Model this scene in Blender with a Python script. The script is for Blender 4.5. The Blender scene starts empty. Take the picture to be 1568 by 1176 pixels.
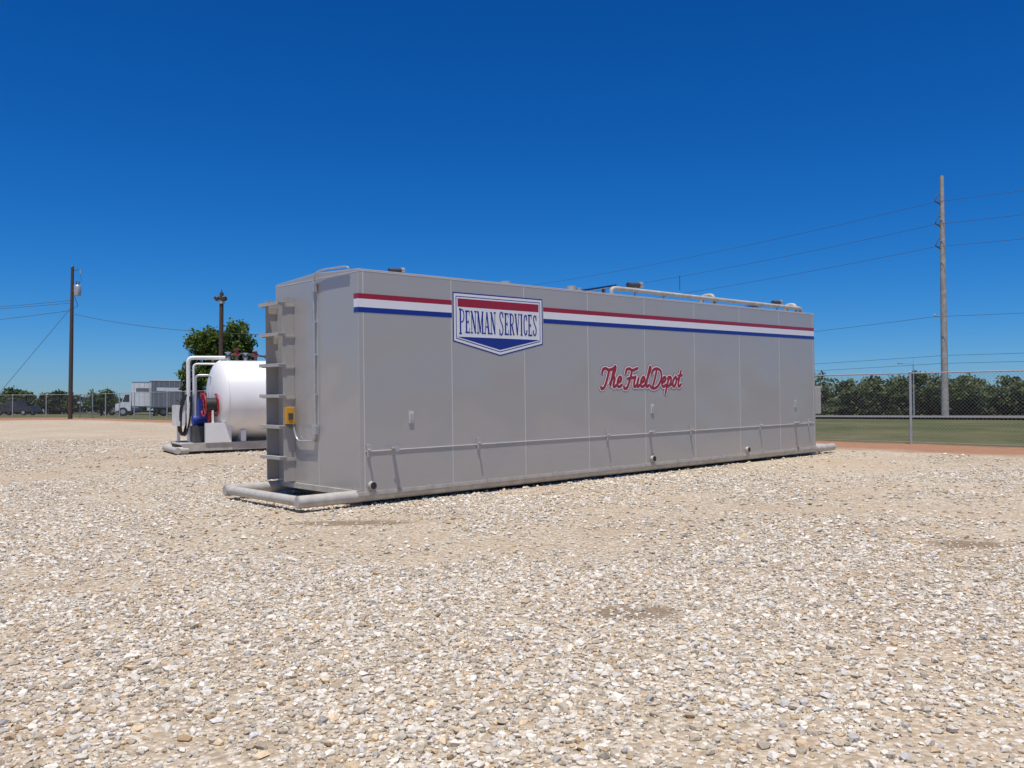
import bpy, math, random
import numpy as np
from mathutils import Vector, Matrix
random.seed(7); rng=np.random.default_rng(11)
scene=bpy.context.scene
COL=scene.collection
scene.view_settings.view_transform='Standard'
scene.view_settings.look='None'
scene.view_settings.exposure=0

# ------------------------------------------------------------ terrain
def H(x,y):
    p=0.0132*np.asarray(x,float)+0.0217*np.asarray(y,float)
    k=.3; b=1.1
    h=np.clip(.5+.5*(b-p)/k,0,1); r=b*(1-h)+p*h-k*h*(1-h)
    k=.3; b=-.6
    h=np.clip(.5+.5*(r-b)/k,0,1); r=b*(1-h)+r*h+k*h*(1-h)
    return r
def Hf(x,y): return float(H(x,y))

# ------------------------------------------------------------ materials
def new_mat(name):
    m=bpy.data.materials.new(name); m.use_nodes=True
    nt=m.node_tree; b=nt.nodes['Principled BSDF']
    return m,nt,b
def N(nt,t,**kw):
    n=nt.nodes.new(t)
    for k,v in kw.items(): setattr(n,k,v)
    return n
def mathn(nt,op,a,b=None,c=None):
    n=nt.nodes.new('ShaderNodeMath'); n.operation=op
    for i,v in enumerate((a,b,c)):
        if v is None: continue
        if isinstance(v,(int,float)): n.inputs[i].default_value=v
        else: nt.links.new(v,n.inputs[i])
    return n.outputs[0]
def mixc(nt,fac,a,b,mode='MIX'):
    n=nt.nodes.new('ShaderNodeMix'); n.data_type='RGBA'; n.blend_type=mode
    for i,v in ((0,fac),(6,a),(7,b)):
        if isinstance(v,(int,float)): n.inputs[i].default_value=v
        elif isinstance(v,tuple): n.inputs[i].default_value=(*v,1) if len(v)==3 else v
        else: nt.links.new(v,n.inputs[i])
    return n.outputs[2]
def noise(nt,vec,scale,detail=4,rough=.5):
    n=nt.nodes.new('ShaderNodeTexNoise'); n.inputs['Scale'].default_value=scale
    n.inputs['Detail'].default_value=detail; n.inputs['Roughness'].default_value=rough
    if vec is not None: nt.links.new(vec,n.inputs['Vector'])
    return n.outputs['Fac']
def ramp(nt,fac,stops):
    n=nt.nodes.new('ShaderNodeValToRGB'); cr=n.color_ramp
    while len(cr.elements)<len(stops): cr.elements.new(.5)
    for e,(p,c) in zip(cr.elements,stops):
        e.position=p; e.color=(c,c,c,1) if isinstance(c,(int,float)) else (*c,1)
    nt.links.new(fac,n.inputs[0]); return n.outputs[0]
def paint(name,col,rough=.4,metal=0,var=.12,vscale=3.0,coat=0,spec=.5):
    m,nt,b=new_mat(name)
    tc=N(nt,'ShaderNodeTexCoord').outputs['Object']
    n1=noise(nt,tc,vscale,5,.6)
    c=mixc(nt,ramp(nt,n1,[(.3,0.),(.7,1.)]),tuple(x*(1-var) for x in col),tuple(min(1,x*(1+var)) for x in col))
    nt.links.new(c,b.inputs['Base Color'])
    b.inputs['Roughness'].default_value=rough; b.inputs['Metallic'].default_value=metal
    b.inputs['Specular IOR Level'].default_value=spec
    if coat: b.inputs['Coat Weight'].default_value=coat; b.inputs['Coat Roughness'].default_value=.08
    return m

def wall_mat():
    m,nt,b=new_mat('tank_wall_paint')
    tc=N(nt,'ShaderNodeTexCoord').outputs['Object']
    sep=N(nt,'ShaderNodeSeparateXYZ'); nt.links.new(tc,sep.inputs[0])
    n1=ramp(nt,noise(nt,tc,.9,3,.5),[(.3,0.),(.7,1.)])
    c=mixc(nt,n1,(.392,.376,.350),(.402,.386,.359))
    # dust near the foot
    low=N(nt,'ShaderNodeMapRange'); low.inputs[1].default_value=.1; low.inputs[2].default_value=.6
    low.inputs[3].default_value=.45; low.inputs[4].default_value=0
    nt.links.new(sep.outputs[2],low.inputs[0])
    fac=mathn(nt,'MULTIPLY',low.outputs[0],noise(nt,tc,4,6,.7))
    c=mixc(nt,fac,c,(.42,.34,.25))
    # faint vertical rain streaks
    mp=N(nt,'ShaderNodeMapping'); mp.inputs['Scale'].default_value=(12,12,.3); nt.links.new(tc,mp.inputs[0])
    st=ramp(nt,noise(nt,mp.outputs[0],1.5,3,.6),[(.55,0.),(.8,.04)])
    c=mixc(nt,st,c,(.33,.31,.28))
    nt.links.new(c,b.inputs['Base Color'])
    b.inputs['Roughness'].default_value=.38
    b.inputs['Coat Weight'].default_value=.8; b.inputs['Coat Roughness'].default_value=.11
    # oil-canning: cloudy dents, different in every 1.6 m panel
    pan=mathn(nt,'FLOOR',mathn(nt,'DIVIDE',mathn(nt,'ADD',sep.outputs[0],-.08),1.595))
    cmb=N(nt,'ShaderNodeCombineXYZ')
    nt.links.new(mathn(nt,'MULTIPLY_ADD',pan,7.3,sep.outputs[0]),cmb.inputs[0])
    nt.links.new(sep.outputs[1],cmb.inputs[1]); nt.links.new(sep.outputs[2],cmb.inputs[2])
    hgt=noise(nt,cmb.outputs[0],.75,1,.25)
    for dist,sock in ((.010,'Normal'),(.10,'Coat Normal')):
        bn=N(nt,'ShaderNodeBump'); bn.inputs['Strength'].default_value=1; bn.inputs['Distance'].default_value=dist
        nt.links.new(hgt,bn.inputs['Height']); nt.links.new(bn.outputs[0],b.inputs[sock])
    return m

M={}
M['wall']=wall_mat()
M['trim']=paint('tank_trim_paint',(.45,.43,.395),.42,var=.08)
M['seam']=paint('panel_seam',(.58,.565,.54),.45,var=.1)
M['skid']=paint('skid_paint',(.46,.43,.375),.5,var=.18,vscale=6)
M['black']=paint('black_rubber',(.02,.02,.02),.6)
M['dark']=paint('dark_steel',(.07,.07,.07),.5)
M['galv']=paint('galvanised_steel',(.5,.51,.52),.38,metal=.5,vscale=12)
M['red']=paint('red_vinyl',(.34,.008,.022),.32,var=.04,coat=.3)
M['navy']=paint('blue_vinyl',(.008,.022,.24),.32,var=.04,coat=.3)
M['white']=paint('white_vinyl',(.80,.80,.80),.32,var=.02,coat=.3)
M['tankwhite']=paint('tank_white_paint',(.80,.79,.77),.35,var=.05,vscale=1.5,coat=.2)
M['yellow']=paint('yellow_paint',(.65,.33,.02),.45)
M['wood']=paint('weathered_pole_wood',(.075,.052,.04),.9,var=.35,vscale=8)
M['palepole']=paint('pale_pole',(.42,.38,.33),.85,var=.25,vscale=2.5)
M['wire']=paint('power_wire',(.07,.075,.08),.5)
M['blue']=paint('blue_equipment_paint',(.02,.05,.3),.4)
M['rred']=paint('red_equipment_paint',(.4,.02,.02),.4)
M['solar']=paint('solar_glass',(.01,.012,.025),.12,coat=1)
M['glass']=paint('vehicle_glass',(.02,.025,.03),.08,spec=.8)
M['vwhite']=paint('vehicle_white',(.8,.8,.8),.35,coat=.4)
M['vgrey']=paint('vehicle_grey',(.18,.185,.19),.35,coat=.4)
M['vdark']=paint('vehicle_dark',(.03,.03,.035),.35,coat=.4)
M['bark']=paint('tree_bark',(.07,.05,.035),.95,var=.4,vscale=12)
def leafmat(name):
    m,nt,b=new_mat(name)
    a=N(nt,'ShaderNodeAttribute'); a.attribute_name='Col'; c=a.outputs['Color']
    nt.links.new(c,b.inputs['Base Color']); b.inputs['Roughness'].default_value=.55
    b.inputs['Specular IOR Level'].default_value=.25
    tr=N(nt,'ShaderNodeBsdfTranslucent'); nt.links.new(c,tr.inputs[0])
    mx=N(nt,'ShaderNodeMixShader'); mx.inputs[0].default_value=.3
    nt.links.new(b.outputs[0],mx.inputs[1]); nt.links.new(tr.outputs[0],mx.inputs[2])
    nt.links.new(mx.outputs[0],nt.nodes['Material Output'].inputs[0])
    return m
M['leaf']=leafmat('foliage')
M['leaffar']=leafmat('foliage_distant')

# ------------------------------------------------------------ mesh builder
class MB:
    def __init__(s): s.v=[];s.f=[];s.m=[];s.s=[];s.mats=[]
    def mi(s,k):
        if k not in s.mats: s.mats.append(k)
        return s.mats.index(k)
    def face(s,vs,k,smooth=False):
        o=len(s.v); s.v+= [tuple(v) for v in vs]; s.f.append(tuple(range(o,o+len(vs)))); s.m.append(s.mi(k)); s.s.append(smooth)
    def box(s,lo,hi,k,R=None):
        x0,y0,z0=lo;x1,y1,z1=hi
        P=[(x0,y0,z0),(x1,y0,z0),(x1,y1,z0),(x0,y1,z0),(x0,y0,z1),(x1,y0,z1),(x1,y1,z1),(x0,y1,z1)]
        if R is not None:
            c=Vector(((x0+x1)/2,(y0+y1)/2,(z0+z1)/2)); P=[tuple(R@(Vector(p)-c)+c) for p in P]
        o=len(s.v); s.v+=P
        for q in ((0,3,2,1),(4,5,6,7),(0,1,5,4),(1,2,6,5),(2,3,7,6),(3,0,4,7)):
            s.f.append(tuple(o+i for i in q)); s.m.append(s.mi(k)); s.s.append(False)
    def tube(s,pts,r,k,seg=14,caps=True,radii=None):
        pts=[Vector(p) for p in pts]; n=len(pts); o=len(s.v)
        up=None
        for i,p in enumerate(pts):
            t=((pts[min(i+1,n-1)]-p).normalized()+(p-pts[max(i-1,0)]).normalized()).normalized()
            if up is None:
                up=Vector((0,0,1)) if abs(t.z)<.9 else Vector((0,1,0))
            a=(up-t*up.dot(t)).normalized(); b=t.cross(a); up=a
            rr=radii[i] if radii else r
            for j in range(seg):
                w=2*math.pi*j/seg; s.v.append(tuple(p+a*(math.cos(w)*rr)+b*(math.sin(w)*rr)))
        for i in range(n-1):
            for j in range(seg):
                j2=(j+1)%seg
                s.f.append((o+i*seg+j,o+i*seg+j2,o+(i+1)*seg+j2,o+(i+1)*seg+j)); s.m.append(s.mi(k)); s.s.append(True)
        if caps:
            for i in (0,n-1):
                o2=len(s.v); s.v+=[s.v[o+i*seg+j] for j in range(seg)]
                q=tuple(range(o2,o2+seg)); s.f.append(q if i else q[::-1]); s.m.append(s.mi(k)); s.s.append(False)
    def lathe(s,prof,c,ax,k,seg=40):
        c=Vector(c); ax=Vector(ax).normalized(); a=ax.orthogonal().normalized(); b=ax.cross(a); o=len(s.v)
        for (d,r) in prof:
            for j in range(seg):
                w=2*math.pi*j/seg; s.v.append(tuple(c+ax*d+(a*math.cos(w)+b*math.sin(w))*r))
        for i in range(len(prof)-1):
            for j in range(seg):
                j2=(j+1)%seg
                s.f.append((o+i*seg+j,o+i*seg+j2,o+(i+1)*seg+j2,o+(i+1)*seg+j)); s.m.append(s.mi(k)); s.s.append(True)
    def obj(s,name,parent=None,bevel=0):
        me=bpy.data.meshes.new(name); me.from_pydata(s.v,[],s.f)
        for k in s.mats: me.materials.append(M[k])
        me.polygons.foreach_set('material_index',s.m); me.polygons.foreach_set('use_smooth',s.s); me.update()
        ob=bpy.data.objects.new(name,me); COL.objects.link(ob)
        if parent: ob.parent=parent
        if bevel:
            bm=ob.modifiers.new('bevel','BEVEL'); bm.width=bevel; bm.segments=2; bm.limit_method='ANGLE'
        return ob
def fillet(pts,r,n=5):
    pts=[Vector(p) for p in pts]; out=[pts[0]]
    for i in range(1,len(pts)-1):
        a,b,c=pts[i-1],pts[i],pts[i+1]
        d1=min(r,(a-b).length*.49); d2=min(r,(c-b).length*.49)
        p=b+(a-b).normalized()*d1; q=b+(c-b).normalized()*d2
        for j in range(n+1):
            t=j/n; out.append(p*(1-t)**2+b*2*t*(1-t)+q*t*t)
    out.append(pts[-1]); return out
def empty(name,loc=(0,0,0),mat=None):
    e=bpy.data.objects.new(name,None); e.empty_display_size=.3; COL.objects.link(e)
    if mat is not None: e.matrix_world=mat
    else: e.location=loc
    return e
def frame(x,y,ang,tilt=True):
    """local frame whose x axis points 'ang' deg clockwise from +Y, lying on the yard slope"""
    a=math.radians(ang); d=(math.sin(a),math.cos(a))
    gx,gy=(.0132,.0217) if tilt else (0,0)
    X=Vector((d[0],d[1],gx*d[0]+gy*d[1])).normalized()
    nrm=Vector((-gx,-gy,1)).normalized(); Y=nrm.cross(X).normalized()
    m=Matrix.Identity(4)
    for i in range(3): m[i][0]=X[i]; m[i][1]=Y[i]; m[i][2]=nrm[i]
    m[0][3]=x;m[1][3]=y;m[2][3]=Hf(x,y); return m

# ------------------------------------------------------------ ground
def raw_mesh(name,V,F,mat,colr=None,smooth=False,parent=None):
    k=F.shape[1]; me=bpy.data.meshes.new(name)
    me.vertices.add(len(V)); me.vertices.foreach_set('co',V.astype(np.float32).ravel())
    me.loops.add(F.size); me.loops.foreach_set('vertex_index',F.astype(np.int32).ravel())
    me.polygons.add(len(F)); me.polygons.foreach_set('loop_start',np.arange(0,F.size,k,dtype=np.int32))
    me.polygons.foreach_set('loop_total',np.full(len(F),k,dtype=np.int32))
    me.polygons.foreach_set('use_smooth',np.full(len(F),smooth))
    if colr is not None:
        a=me.attributes.new('Col','FLOAT_COLOR','POINT'); a.data.foreach_set('color',colr.astype(np.float32).ravel())
    me.materials.append(mat); me.update(calc_edges=True); me.validate()
    ob=bpy.data.objects.new(name,me); COL.objects.link(ob)
    if parent: ob.parent=parent
    return ob
FX,FY=11.16,24.8; EX,EY=.724,.69     # fence line point, outward normal
STAINS=((-2.0,11.05,.95,.28),(.87,6.4,.42,.30),(4.6,9.0,.5,.3),(-3.4,5.0,.35,.25))   # damp, bare soil spots
def ground_mat():
    m,nt,b=new_mat('yard_ground')
    P=N(nt,'ShaderNodeNewGeometry').outputs['Position']
    sep=N(nt,'ShaderNodeSeparateXYZ'); nt.links.new(P,sep.inputs[0])
    # crushed stone cells
    v=N(nt,'ShaderNodeTexVoronoi'); v.inputs['Scale'].default_value=30; nt.links.new(P,v.inputs['Vector'])
    sc=N(nt,'ShaderNodeSeparateColor'); nt.links.new(v.outputs['Color'],sc.inputs[0])
    stone=ramp(nt,sc.outputs[0],[(0.,(.34,.285,.205)),(.35,(.50,.43,.325)),(.7,(.64,.57,.455)),(1.,(.80,.75,.64))])
    gap=ramp(nt,v.outputs['Distance'],[(.4,0.),(.8,1.)])
    dirt=mixc(nt,noise(nt,P,9,6,.7),(.34,.245,.155),(.58,.465,.325))
    c=mixc(nt,mathn(nt,'MULTIPLY',gap,.75),stone,dirt)
    v2=N(nt,'ShaderNodeTexVoronoi'); v2.inputs['Scale'].default_value=9; nt.links.new(P,v2.inputs['Vector'])
    sc2=N(nt,'ShaderNodeSeparateColor'); nt.links.new(v2.outputs['Color'],sc2.inputs[0])
    c=mixc(nt,ramp(nt,sc2.outputs[1],[(.0,.0),(1.,.3)]),c,(.44,.36,.255))
    patch=ramp(nt,noise(nt,P,.55,7,.65),[(.42,0.),(.62,1.)])
    patch2=ramp(nt,noise(nt,P,.11,4,.6),[(.4,.25),(.65,1.)])
    c=mixc(nt,mathn(nt,'MULTIPLY',mathn(nt,'MULTIPLY',patch,patch2),.8),c,mixc(nt,.35,dirt,(.50,.34,.205)))
    tone=ramp(nt,noise(nt,P,.22,5,.6),[(.35,(.92,.89,.85)),(.65,(1.05,1.04,1.03))])
    c=mixc(nt,1.0,c,tone,'MULTIPLY')
    wn=mathn(nt,'MULTIPLY_ADD',noise(nt,P,5,5,.7),1.6,-.8)
    for (sx,sy,ra,rb) in STAINS:
        dx=mathn(nt,'DIVIDE',mathn(nt,'ADD',sep.outputs[0],-sx),ra); dy=mathn(nt,'DIVIDE',mathn(nt,'ADD',sep.outputs[1],-sy),rb)
        dd=mathn(nt,'ADD',mathn(nt,'ADD',mathn(nt,'MULTIPLY',dx,dx),mathn(nt,'MULTIPLY',dy,dy)),wn)
        c=mixc(nt,ramp(nt,dd,[(.25,.75),(1.,0.)]),c,(.20,.135,.08))
    # signed distance to fence line
    q=mathn(nt,'ADD',mathn(nt,'MULTIPLY',sep.outputs[0],EX),mathn(nt,'MULTIPLY_ADD',sep.outputs[1],EY,-(FX*EX+FY*EY)))
    wob=mathn(nt,'MULTIPLY_ADD',noise(nt,P,.5,6,.7),3.2,-1.6)
    qq=mathn(nt,'ADD',q,wob)
    yy=mathn(nt,'ADD',sep.outputs[1],mathn(nt,'MULTIPLY',wob,3))
    def step(x,a,w):
        n=N(nt,'ShaderNodeMapRange'); n.inputs[1].default_value=a-w; n.inputs[2].default_value=a+w
        nt.links.new(x,n.inputs[0]); return n.outputs[0]
    reddirt=mixc(nt,noise(nt,P,3,6,.7),(.27,.115,.06),(.47,.27,.16))
    edge=mathn(nt,'MAXIMUM',step(qq,-3.0,.6),step(yy,66,1.5))
    c=mixc(nt,mathn(nt,'MULTIPLY',edge,.95),c,reddirt)
    grass=mixc(nt,noise(nt,P,1.2,8,.8),(.03,.05,.014),(.14,.15,.055))
    grass=mixc(nt,ramp(nt,noise(nt,P,.25,6,.7),[(.42,0.),(.66,.65)]),grass,(.22,.185,.10))
    gf=mathn(nt,'MAXIMUM',step(qq,.2,.5),step(yy,78,3))
    c=mixc(nt,gf,c,grass)
    nt.links.new(c,b.inputs['Base Color']); b.inputs['Roughness'].default_value=.95
    b.inputs['Specular IOR Level'].default_value=.15
    bn=N(nt,'ShaderNodeBump'); bn.inputs['Distance'].default_value=.02; bn.inputs['Strength'].default_value=.85
    hgt=mathn(nt,'ADD',mathn(nt,'MULTIPLY',v.outputs['Distance'],-1.),mathn(nt,'MULTIPLY',sc.outputs[1],.7))
    hgt=mathn(nt,'ADD',hgt,mathn(nt,'MULTIPLY',noise(nt,P,3,6,.7),1.6))
    nt.links.new(hgt,bn.inputs['Height']); nt.links.new(bn.outputs[0],b.inputs['Normal'])
    return m
M['ground']=ground_mat()
rad=np.concatenate([[0.01],np.geomspace(1,6000,170)]); A=192
ang=np.linspace(0,2*np.pi,A,endpoint=False)
RR,AA=np.meshgrid(rad,ang,indexing='ij'); X=(RR*np.cos(AA)).ravel(); Y=(RR*np.sin(AA)).ravel()
V=np.stack([X,Y,H(X,Y)],1)
i,j=np.meshgrid(np.arange(len(rad)-1),np.arange(A),indexing='ij'); i=i.ravel();j=j.ravel();j2=(j+1)%A
F=np.stack([i*A+j,(i+1)*A+j,(i+1)*A+j2,i*A+j2],1)
raw_mesh('ground',V,F,M['ground'],smooth=True)

# ---- loose crushed stone (one object)
def stone_mat():
    m,nt,b=new_mat('crushed_limestone')
    a=N(nt,'ShaderNodeAttribute'); a.attribute_name='Col'
    P=N(nt,'ShaderNodeNewGeometry').outputs['Position']
    c=mixc(nt,1.0,a.outputs['Color'],ramp(nt,noise(nt,P,90,3,.6),[(.3,.80),(.7,1.1)]),'MULTIPLY')
    nt.links.new(c,b.inputs['Base Color']); b.inputs['Roughness'].default_value=.9; b.inputs['Specular IOR Level'].default_value=.2
    return m
M['stone']=stone_mat()
def vnoise(x,y,s,seed):
    r=np.random.default_rng(seed); T=r.random((256,256))
    u=x/s+1000;v=y/s+1000; i=np.floor(u).astype(int);j=np.floor(v).astype(int); fu=u-i;fv=v-j
    fu=fu*fu*(3-2*fu);fv=fv*fv*(3-2*fv); g=lambda a,b:T[a%256,b%256]
    return (g(i,j)*(1-fu)+g(i+1,j)*fu)*(1-fv)+(g(i,j+1)*(1-fu)+g(i+1,j+1)*fu)*fv
def scatter(d0,d1,n,seed):
    r=np.random.default_rng(seed)
    d=np.sqrt(r.random(n)*(d1**2-d0**2)+d0**2); u=(r.random(n)*2-1)*.72
    x=u*d;y=d
    nz=.35*vnoise(x,y,3.1,9)+.3*vnoise(x,y,1.3,1)+.2*vnoise(x,y,.5,2)+.15*vnoise(x,y,.22,3)
    q=(x-FX)*EX+(y-FY)*EY
    dens=np.clip((nz-.35)*4.2,.12,1)
    for (sx,sy,ra,rb) in STAINS:
        dd=((x-sx)/ra)**2+((y-sy)/rb)**2; dens=dens*np.clip(.25+.6*dd,0,1)
    keep=(r.random(n)<dens)&(q<-2.6-1.6*vnoise(x,y,1.1,4))
    return x[keep],y[keep],r
t=(1+5**.5)/2
ICO=np.array([(-1,t,0),(1,t,0),(-1,-t,0),(1,-t,0),(0,-1,t),(0,1,t),(0,-1,-t),(0,1,-t),(t,0,-1),(t,0,1),(-t,0,-1),(-t,0,1)])/math.hypot(1,t)
ICF=np.array([(0,11,5),(0,5,1),(0,1,7),(0,7,10),(0,10,11),(1,5,9),(5,11,4),(11,10,2),(10,7,6),(7,1,8),(3,9,4),(3,4,2),(3,2,6),(3,6,8),(3,8,9),(4,9,5),(2,4,11),(6,2,10),(8,6,7),(9,8,1)])
OCT=np.array([(1,0,0),(-1,0,0),(0,1,0),(0,-1,0),(0,0,1),(0,0,-1)],float)
OCF=np.array([(0,2,4),(2,1,4),(1,3,4),(3,0,4),(2,0,5),(1,2,5),(3,1,5),(0,3,5)])
def stones(name,x,y,r,B,BF,smin,parent):
    n=len(x); k=len(B)
    sz=np.clip(np.exp(r.normal(math.log(.0102),.46,n)),.0045,.029)*smin
    P=B[None]*(1+r.uniform(-.3,.22,(n,k,1)))+r.normal(0,.07,(n,k,3))
    P=P*(sz[:,None]*np.stack([r.uniform(.9,1.5,n),r.uniform(.7,1.1,n),r.uniform(.45,.9,n)],1))[:,None,:]
    a=r.uniform(0,2*np.pi,n); b=r.normal(0,.4,n)
    ca,sa,cb,sb=np.cos(a),np.sin(a),np.cos(b),np.sin(b)
    xx=P[...,0]; yy=P[...,1]*cb[:,None]-P[...,2]*sb[:,None]; zz=P[...,1]*sb[:,None]+P[...,2]*cb[:,None]
    W=np.stack([xx*ca[:,None]-yy*sa[:,None]+x[:,None],xx*sa[:,None]+yy*ca[:,None]+y[:,None],zz+(H(x,y)+sz*.28)[:,None]],2)
    F=(BF[None]+(np.arange(n)*k)[:,None,None]).reshape(-1,3)
    tone=r.random(n)**.8; base=np.array([.37,.305,.22])[None]*(1-tone)[:,None]+np.array([.81,.75,.64])[None]*tone[:,None]
    grey=r.random(n)<.08; base[grey]=base[grey].mean(1,keepdims=True)*np.array([.98,.93,.86])
    tan=r.random(n)<.12; base[tan]*=np.array([.93,.78,.6])
    C=np.concatenate([base,np.ones((n,1))],1)[:,None,:].repeat(k,1).reshape(-1,4)
    return raw_mesh(name,W.reshape(-1,3),F,M['stone'],C,parent=parent)
gr=empty('gravel')
x,y,r=scatter(2.6,9,84000,5);  stones('stones_near',x,y,r,ICO,ICF,1.05,gr)
x,y,r=scatter(9,17,115000,6);   stones('stones_mid',x,y,r,OCT,OCF,1.3,gr)
x,y,r=scatter(17,34,80000,8);   stones('stones_far',x,y,r,OCT,OCF,1.7,gr)

# ------------------------------------------------------------ the big fuel tank container
L,W,Z0,ZT,ZR=12.8,2.44,.175,3.39,3.45
ROOT=empty('fuel_tank_container',mat=frame(-2.15,12.6,47.5))
mb=MB()
sec=[(0,Z0),(0,ZT),(W/2,ZR),(W,ZT),(W,Z0)]
for a,b in zip(sec,sec[1:]+sec[:1]):
    mb.face([(0,a[0],a[1]),(L,a[0],a[1]),(L,b[0],b[1]),(0,b[0],b[1])],'wall')
mb.face([(0,p[0],p[1]) for p in sec],'wall'); mb.face([(L,p[0],p[1]) for p in sec[::-1]],'wall')
ob=mb.obj('shell',ROOT)
import bmesh
bm=bmesh.new(); bm.from_mesh(ob.data); bmesh.ops.remove_doubles(bm,verts=bm.verts,dist=1e-5); bmesh.ops.recalc_face_normals(bm,faces=bm.faces); bm.to_mesh(ob.data); bm.free()
b_=ob.modifiers.new('bevel','BEVEL'); b_.width=.012; b_.segments=3
seams=[.085,1.69,3.24,4.80,6.39,7.98,9.6,11.21,12.72]
mb=MB()
for sx in seams: mb.box((sx-.008,-.0012,Z0+.03),(sx+.008,.003,ZT-.02),'seam')
mb.box((-.002,.02,3.345),(.002,W-.02,3.357),'seam')
mb.box((-.002,1.118,Z0+.02),(.003,1.128,3.40),'seam')
mb.box((-.02,-.014,Z0-.02),(L+.02,.03,Z0+.03),'skid')     # bottom rail
mb.box((-.03,.03,Z0-.03),(.02,W,Z0+.05),'skid')
mb.box((0,-.002,ZT-.034),(L,.003,ZT-.022),'seam')
mb.obj('seams',ROOT)
# skid runners
mb=MB(); rp=.088; zp_=.142
for yy in (.10,W-.10):
    mb.tube([(-.93,yy,zp_),(L+1.0,yy,zp_)],rp,'skid',22)
    for ex in (-.93,L+1.0):
        sgn=-1 if ex<0 else 1
        mb.tube([(ex-.002*sgn,yy,zp_),(ex+.012*sgn,yy,zp_)],rp*.84,'trim',22)
mb.tube([(-.86,.18,zp_),(-.86,W-.18,zp_)],.07,'skid',20)
mb.tube([(L+.93,.18,zp_),(L+.93,W-.18,zp_)],.07,'skid',20)
for k in range(9):
    xx=.2+k*1.55; mb.box((xx,.2,.04),(xx+.1,W-.2,.144),'dark')
mb.obj('skid',ROOT)
# ladder
mb=MB()
for yy in (1.84,2.40):
    mb.box((-.20,yy-.006,.25),(-.002,yy+.006,3.12),'wall')
for k in range(6):
    z=.65+k*.482
    mb.box((-.30,1.80,z-.018),(-.17,2.44,z),'trim'); mb.box((-.30,1.80,z-.05),(-.292,2.44,z-.019),'trim')
    for yy in (1.812,2.36): mb.box((-.29,yy,z-.06),(-.003,yy+.012,z-.02),'trim')
mb.obj('ladder',ROOT)
# conduit and shutoff box
mb=MB()
mb.tube(fillet([(-.03,.18,3.405),(-.035,.24,3.44),(-.04,.9,3.465),(-.045,1.15,3.43),(-.04,1.15,.90),(-.04,1.72,.88),(-.06,1.80,1.15)],.12),.016,'galv',10)
for z in (3.22,1.07): mb.box((-.075,1.10,z-.07),(-.01,1.20,z+.07),'galv')
for z in (2.7,2.2,1.6): mb.box((-.045,1.12,z-.01),(-.001,1.18,z+.01),'galv')
mb.box((-.19,1.76,1.15),(-.05,1.828,1.41),'yellow'); mb.box((-.16,1.75,1.22),(-.08,1.76,1.32),'dark')
mb.tube([(-.12,1.77,1.15),(-.12,1.77,1.08)],.02,'dark',10)
mb.obj('end_conduit',ROOT,bevel=.004)
# front line with valves
mb=MB()
mb.tube([(.10,-.006,.78),(12.7,-.006,.775)],.007,'seam',8)
def px2t(px):
    u=(px-784)/1356; return (12.6*u+2.15)/(.737-.676*u)
for px in (565,733,930,1057,1163,1237):
    t_=px2t(px); mb.box((t_-.022,-.025,.70),(t_+.022,-.001,.88),'trim')
    mb.tube([(t_,-.02,.80),(t_,-.085,.80)],.016,'galv',10); mb.tube([(t_,-.075,.80),(t_,-.075,.88)],.009,'galv',8)
for px in (603,995,1217):
    t_=px2t(px)
    mb.tube([(t_,-.005,.80),(t_,-.11,.80)],.030,'galv',14); mb.tube([(t_,-.11,.80),(t_,-.122,.80)],.042,'galv',14)
    mb.box((t_-.07,-.09,.825),(t_+.03,-.08,.84),'galv')
for t_ in (.9,6.59,11.87):
    mb.box((t_-.042,-.018,1.16),(t_+.042,-.001,1.33),'seam'); mb.box((t_-.028,-.024,1.20),(t_+.028,-.0175,1.30),'galv')
for t_ in (.19,6.57,9.83):
    mb.tube([(t_,-.002,.29),(t_,-.06,.29)],.062,'skid',22); mb.tube([(t_,-.058,.29),(t_,-.064,.29)],.05,'black',20)
for t_ in (1.2,2.4,3.9,5.4,7.4,8.9,10.5,12.0):
    mb.box((t_-.03,-.035,.16),(t_+.03,-.0145,.225),'trim')
mb.obj('front_fittings',ROOT,bevel=.003)
# roof gear
mb=MB()
mb.tube(fillet([(5.62,.14,3.37),(5.62,.14,3.515),(6.0,.14,3.515),(8.93,.14,3.505),(12.45,.14,3.50),(12.45,.14,3.37)],.12),.042,'skid',14)
for t_ in (7.2,8.95,10.6): mb.tube([(t_,.14,3.36),(t_,.14,3.48)],.03,'skid',12)
mb.tube(fillet([(8.97,.2,3.38),(8.97,.2,3.60),(8.97,.5,3.60),(8.97,.5,3.42)],.1),.045,'skid',12)
mb.tube(fillet([(12.3,.2,3.38),(12.3,.2,3.58),(12.3,.45,3.58),(12.3,.45,3.42)],.1),.055,'skid',12)
for t_,big,sc_ in ((.8,-.03,1),(6.35,.15,1.5),(11.45,.12,1.3)):
    mb.tube([(t_-.14*sc_,.18,3.465+big),(t_+.08*sc_,.18,3.48+big)],.032*sc_,'dark',12)
    mb.tube([(t_+.07*sc_,.18,3.48+big),(t_+.13*sc_,.18,3.485+big)],.042*sc_,'galv',12)
    mb.tube([(t_,.18,3.38),(t_,.18,3.46+big)],.02,'galv',10)
    mb.tube([(t_,.55,3.38),(t_,.55,3.46)],.1,'trim',16)
mb.tube([(4.6,.2,3.38),(4.6,.2,3.48)],.08,'trim',16); mb.tube([(4.8,.2,3.38),(4.8,.2,3.47)],.05,'galv',16)
mb.tube([(3.1,.3,3.38),(3.1,.3,3.46)],.09,'trim',16)
R=Matrix.Rotation(math.radians(-10),3,'Y')
mb.box((4.95,.25,3.50),(5.9,1.2,3.53),'solar',R); mb.box((4.94,.245,3.485),(5.91,1.205,3.499),'galv',R)
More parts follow.
